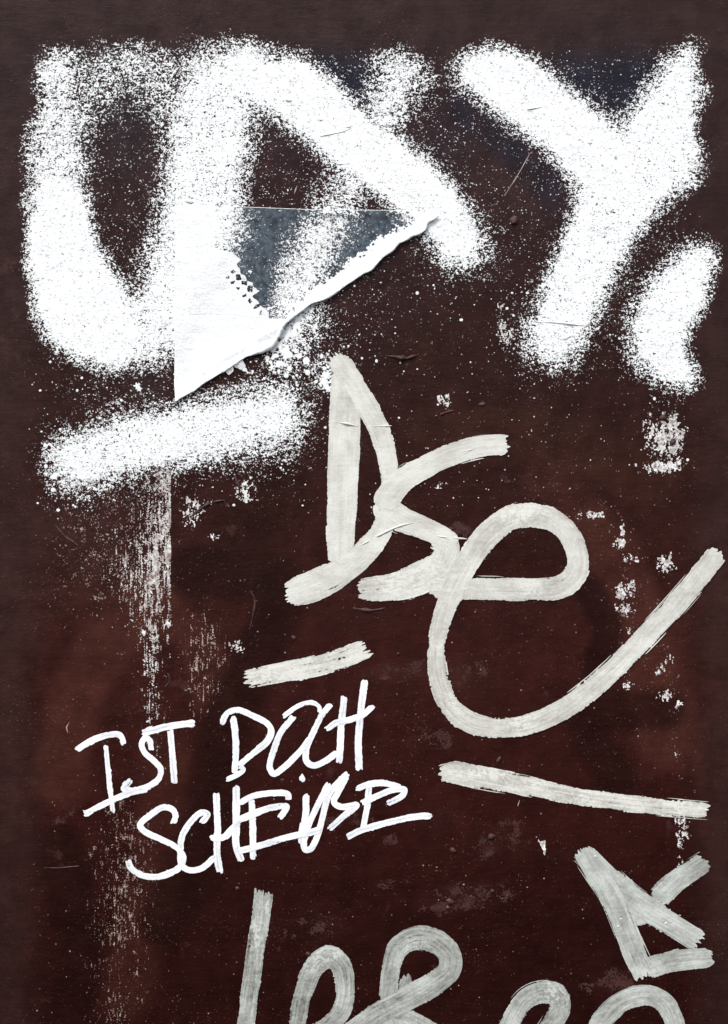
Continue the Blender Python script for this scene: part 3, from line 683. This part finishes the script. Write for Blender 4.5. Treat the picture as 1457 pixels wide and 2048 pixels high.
for k, (cx, cy, rx, ry, a) in enumerate([(905, 1350, 50, 22, .5), (860, 1335, 40, 18, .4), (790, 1345, 46, 16, .4), (925, 1792, 56, 26, .55), (880, 1818, 40, 14, .5), (985, 1790, 40, 20, .3), (1240, 1962, 40, 24, .6), (1175, 1975, 18, 10, .55), (1000, 1680, 60, 50, .22), (700, 1640, 60, 16, .25), (850, 1470, 30, 24, .3), (780, 1680, 16, 18, .45), (790, 1768, 40, 10, .35), (640, 1850, 40, 26, .25), (960, 1345, 18, 22, .4), (880, 1480, 30, 20, .3), (915, 1062, 34, 16, .5), (560, 1880, 30, 20, .2), (1060, 960, 60, 16, .2), (300, 1440, 40, 60, .18), (150, 1640, 40, 30, .15)]):
    wear("old_paint_patch", cx - rx * 1.5, cx + rx * 1.5, cy - ry * 1.5, cy + ry * 1.5, blobd(cx, cy, rx, ry, a, 2.2), M_SCUFF, 900 + 6 * k, 5, 7, h=.00013, coat=.5)
# triangular nick
X, Y = grid(1068, 1100, 1668, 1715, .8)
f = poly_sdf([(1074, 1674), (1082, 1684), (1092, 1680), (1090, 1710), (1084, 1696)], X, Y) + .7 * gnoise(X.shape, 1.4, 1.4, 77)
V, T, A = march(f, world_pts(X, Y, relief(X, Y) + .00016), {"coat": np.clip(.6 + .3 * gnoise(X.shape, 2, 2, 78), 0, 1)}); tri_mesh("chipped_spot", V, T, M_CHIP, WALL, A)
# rubbed streak along the seam and fainter ones around it
def seam(X, Y):
    core = .62 * np.exp(-((X - 312) / 30) ** 2) * np.exp(-((Y - 1105) / 75) ** 2)
    e = .55 * np.exp(-np.abs(X - 338) / 10) * np.exp(-((Y - 1090) / 130) ** 2)
    low = .36 * np.exp(-((X - 308) / 18) ** 2) * np.exp(-((Y - 1330) / 120) ** 2) + .30 * np.exp(-((X - 290) / 34) ** 2) * np.exp(-((Y - 1215) / 50) ** 2)
    up = .30 * np.exp(-((X - 325) / 26) ** 2) * np.exp(-((Y - 985) / 50) ** 2)
    l2 = .16 * np.exp(-((X - 260) / 50) ** 2) * np.exp(-((Y - 1120) / 80) ** 2)
    return np.clip(core + e + low + up + l2, 0, .85) * (X < 343 + 10 * sstep(1180, 1400, Y))
wear("rubbed_streak", 150, 356, 920, 1560, seam, M_CHIP, 501, 9, .7, 1.0, kind="stuff", coat=.42)
wear("rubbed_streak", 355, 470, 1190, 1500, lambda X, Y: .2 * np.exp(-((X - 405) / 38) ** 2 - ((Y - 1330) / 90) ** 2), M_WORN, 521, 9, .7, 1.0, kind="stuff", coat=.7)
wear("rubbed_streak", 170, 350, 1600, 2060, lambda X, Y: .17 * np.exp(-((X - 262 + .03 * (Y - 1700)) / 40) ** 2) * np.exp(-((Y - 1760) / 150) ** 2) + .08 * np.exp(-((X - 225) / 50) ** 2), M_WORN, 541, 4, .8, 1.0, kind="stuff", coat=.3)
wear("rubbed_streak", 90, 345, 960, 1500, lambda X, Y: .12 * np.exp(-((X - 215) / 110) ** 2 - ((Y - 1080) / 150) ** 2), M_WORN, 561, 1.0, 1.0, 1.1, kind="stuff", coat=.3)
wear("rubbed_streak", 900, 1368, 1000, 1560, lambda X, Y: .045 * np.exp(-((X - 1265 - .3 * (Y - 1200)) / 60) ** 2), M_WORN, 581, 1.0, 1.3, 1.2, kind="stuff", coat=.25)
# tiny pale flecks all over the lower wall
X, Y = grid(90, 1368, 640, 2060, 3.0)
FL = np.full(X.shape, -1.0); r = np.random.default_rng(91)
def fleck_mesh():
    V = []; T = []; C = []
    for k in range(3200):
        x = r.uniform(60, 1400); y = 620 + 1450 * r.random() ** 1.25
        rad = .5 * (3.6) ** (r.random() ** 4)
        n_ = 5; a0 = r.random() * 6; b0 = len(V)
        g = .1 + .75 * r.random() ** 1.5 * (1 - .45 * (y - 620) / 1450)
        for q in range(n_):
            a = a0 + q * 2 * math.pi / n_; rr = rad * r.uniform(.7, 1.3)
            V.append((x + rr * math.cos(a), y + rr * math.sin(a))); C.append(g)
        T += [(b0, b0 + q, b0 + q + 1) for q in range(1, n_ - 1)]
    V = np.array(V); P = world_pts(V[:, 0], V[:, 1], relief(V[:, 0], V[:, 1]) + .00026)
    tri_mesh("paint_fleck", P, T, M_WORN, WALL, {"coat": np.array(C)})["kind"] = "stuff"
fleck_mesh()
# grit and lumps under the paint
def lump(px, py, rx, ry, hh, seed, mat=M_LUMP, rot=0):
    bm = bmesh.new(); bmesh.ops.create_icosphere(bm, subdivisions=3, radius=1)
    rr = random.Random(seed); ph = [rr.uniform(0, 6) for _ in range(6)]
    ca, sa = math.cos(rot), math.sin(rot)
    base = relief(np.array([float(px)]), np.array([float(py)]))[0]
    o0 = origin(WALL)
    for v in bm.verts:
        k = 1 + .16 * math.sin(2 * v.co.x + ph[0]) * math.cos(2.4 * v.co.z + ph[1]) + .05 * math.sin(5 * v.co.x + ph[2] + 4 * v.co.z)
        x, z, y = v.co.x * rx * k, v.co.z * ry * k, max(v.co.y, -.3) * hh * k
        x, z = x * ca - z * sa, x * sa + z * ca
        v.co = Vector(((px + x - 728.5) * S, -(base + y), ZC + (1024 - py) * S + z * S)) - Vector(o0)
    for f_ in bm.faces: f_.smooth = True
    bmesh.ops.recalc_face_normals(bm, faces=bm.faces)
    me = bpy.data.meshes.new("paint_lump"); bm.to_mesh(me); bm.free(); me.materials.append(mat)
    at = me.attributes.new("coat", 'FLOAT', 'POINT'); at.data.foreach_set("value", np.full(len(me.vertices), .8, np.float32))
    o = bpy.data.objects.new("paint_lump", me); col.objects.link(o); o.parent = WALL
for k, (x, y, rx, ry, hh, w) in enumerate([(1028, 440, 9, 9, .0026, 0), (1027, 446, 6, 5, .003, 0), (480, 325, 6, 9, .0018, 1), (379, 403, 9, 4, .0016, 1), (577, 200, 8, 4, .0012, 1), (1180, 285, 5, 4, .001, 1), (698, 253, 6, 3, .001, 1), (1210, 678, 5, 5, .0016, 0), (1327, 836, 8, 7, .0026, 0), (1346, 884, 6, 7, .0026, 0),
        (983, 1673, 8, 6, .0022, 0), (985, 1782, 5, 4, .0016, 0), (900, 1803, 8, 6, .002, 0), (475, 1777, 5, 4, .0016, 0), (998, 1520, 4, 8, .0016, 0), (1132, 676, 9, 4, .001, 1), (970, 890, 12, 4, .001, 2), (617, 1908, 5, 5, .0016, 0), (1242, 1838, 2.5, 2.5, .0012, 2), (1191, 1712, 2.5, 2.5, .0012, 2), (1332, 1846, 3, 3, .0012, 2), (1237, 1853, 3, 3, .0012, 2), (565, 1560, 4, 3, .001, 0), (815, 730, 3, 3, .001, 0), (965, 808, 7, 4, .0012, 0), (1105, 1262, 3, 3, .001, 0), (797, 1308, 4, 3, .0014, 0), (588, 1275, 5, 5, .0014, 0), (906, 1700, 7, 5, .0014, 0), (455, 1010, 3, 3, .001, 0)]):
    lump(x, y, rx, ry, hh, k, (M_LUMP, M_SPRAY, M_TAG)[w], random.Random(k).uniform(-.5, .5))
def ridge(pts, rad, hh, mat=M_LUMP, seed=0, nm="paint_ridge"):
    c, q = spline([(x, y) for x, y in pts], 1.5); n_ = len(c)
    tan = np.gradient(c, axis=0); tan /= np.linalg.norm(tan, axis=1)[:, None]; nor = np.stack([-tan[:, 1], tan[:, 0]], 1)
    prof = np.sin(np.linspace(.06, math.pi - .06, n_)) ** .5 * (1 + .3 * gnoise((n_, 1), 3, .1, 700 + seed)[:, 0])
    vv = np.linspace(-1, 1, 7)
    X = c[:, :1] + nor[:, :1] * vv * rad * np.maximum(prof, .2)[:, None]; Y = c[:, 1:] + nor[:, 1:] * vv * rad * np.maximum(prof, .2)[:, None]
    H = relief(X, Y) + .0002 + hh * (1 - vv ** 2)[None] * prof[:, None]
    V, T, A = march(np.ones(X.shape), world_pts(X, Y, H), {"coat": np.full(X.shape, .75)})
    tri_mesh(nm, V, T, mat, WALL, A)
ridge([(384, 1032), (410, 1012), (432, 1003), (452, 1001)], 3.0, .0016, seed=1)
ridge([(472, 950), (474, 964), (482, 978)], 3.0, .0016, seed=2)
ridge([(772, 711), (790, 714), (812, 717), (836, 710)], 4.0, .0022, seed=3)
ridge([(110, 1048), (130, 1072), (158, 1092)], 2.5, .0010, seed=4)
ridge([(705, 1216), (740, 1221), (772, 1216)], 3.0, .0010, seed=5)
ridge([(880, 830), (895, 824), (908, 821)], 3.0, .0012, seed=6)
ridge([(500, 1260), (510, 1200), (500, 1180)], 2.0, .0007, seed=7)
ridge([(336, 1345), (340, 1360), (330, 1376)], 2.0, .0010, seed=8)
ridge([(90, 1735), (112, 1736), (160, 1732)], 1.6, .0006, seed=9)
ridge([(870, 1072), (905, 1076), (935, 1078)], 2.2, .0012, M_TAG, 10)
ridge([(718, 1093), (760, 1070), (800, 1052), (836, 1044)], 2.6, .0014, M_TAG, 11)
ridge([(668, 843), (690, 847), (718, 853)], 2.2, .0014, M_TAG, 12)
ridge([(745, 853), (764, 852), (784, 852)], 2.0, .0012, M_TAG, 13)
ridge([(906, 897), (926, 903), (950, 897)], 2.6, .0010, M_TAG, 14)
ridge([(1080, 643), (1120, 646), (1174, 652)], 2.0, .0010, M_SPRAY, 15)
ridge([(640, 273), (690, 262), (705, 255)], 1.6, .0008, M_SPRAY, 16)
ridge([(672, 329), (700, 327)], 1.4, .0008, M_SPRAY, 17)
ridge([(1054, 219), (1085, 214)], 1.6, .0010, M_SPRAY, 18)
ridge([(354, 842), (362, 850), (368, 859)], 1.4, .0010, M_SPRAY, 19)
# pale scratches
for k, p in enumerate([[(1009, 392), (1035, 352), (1062, 304)], [(589, 388), (595, 370)], [(136, 1466), (134, 1454), (140, 1444)], [(1036, 1612), (1040, 1600)]]):
    ridge(p, 1.0, .0002, M_WORN, 30 + k, "scratch")
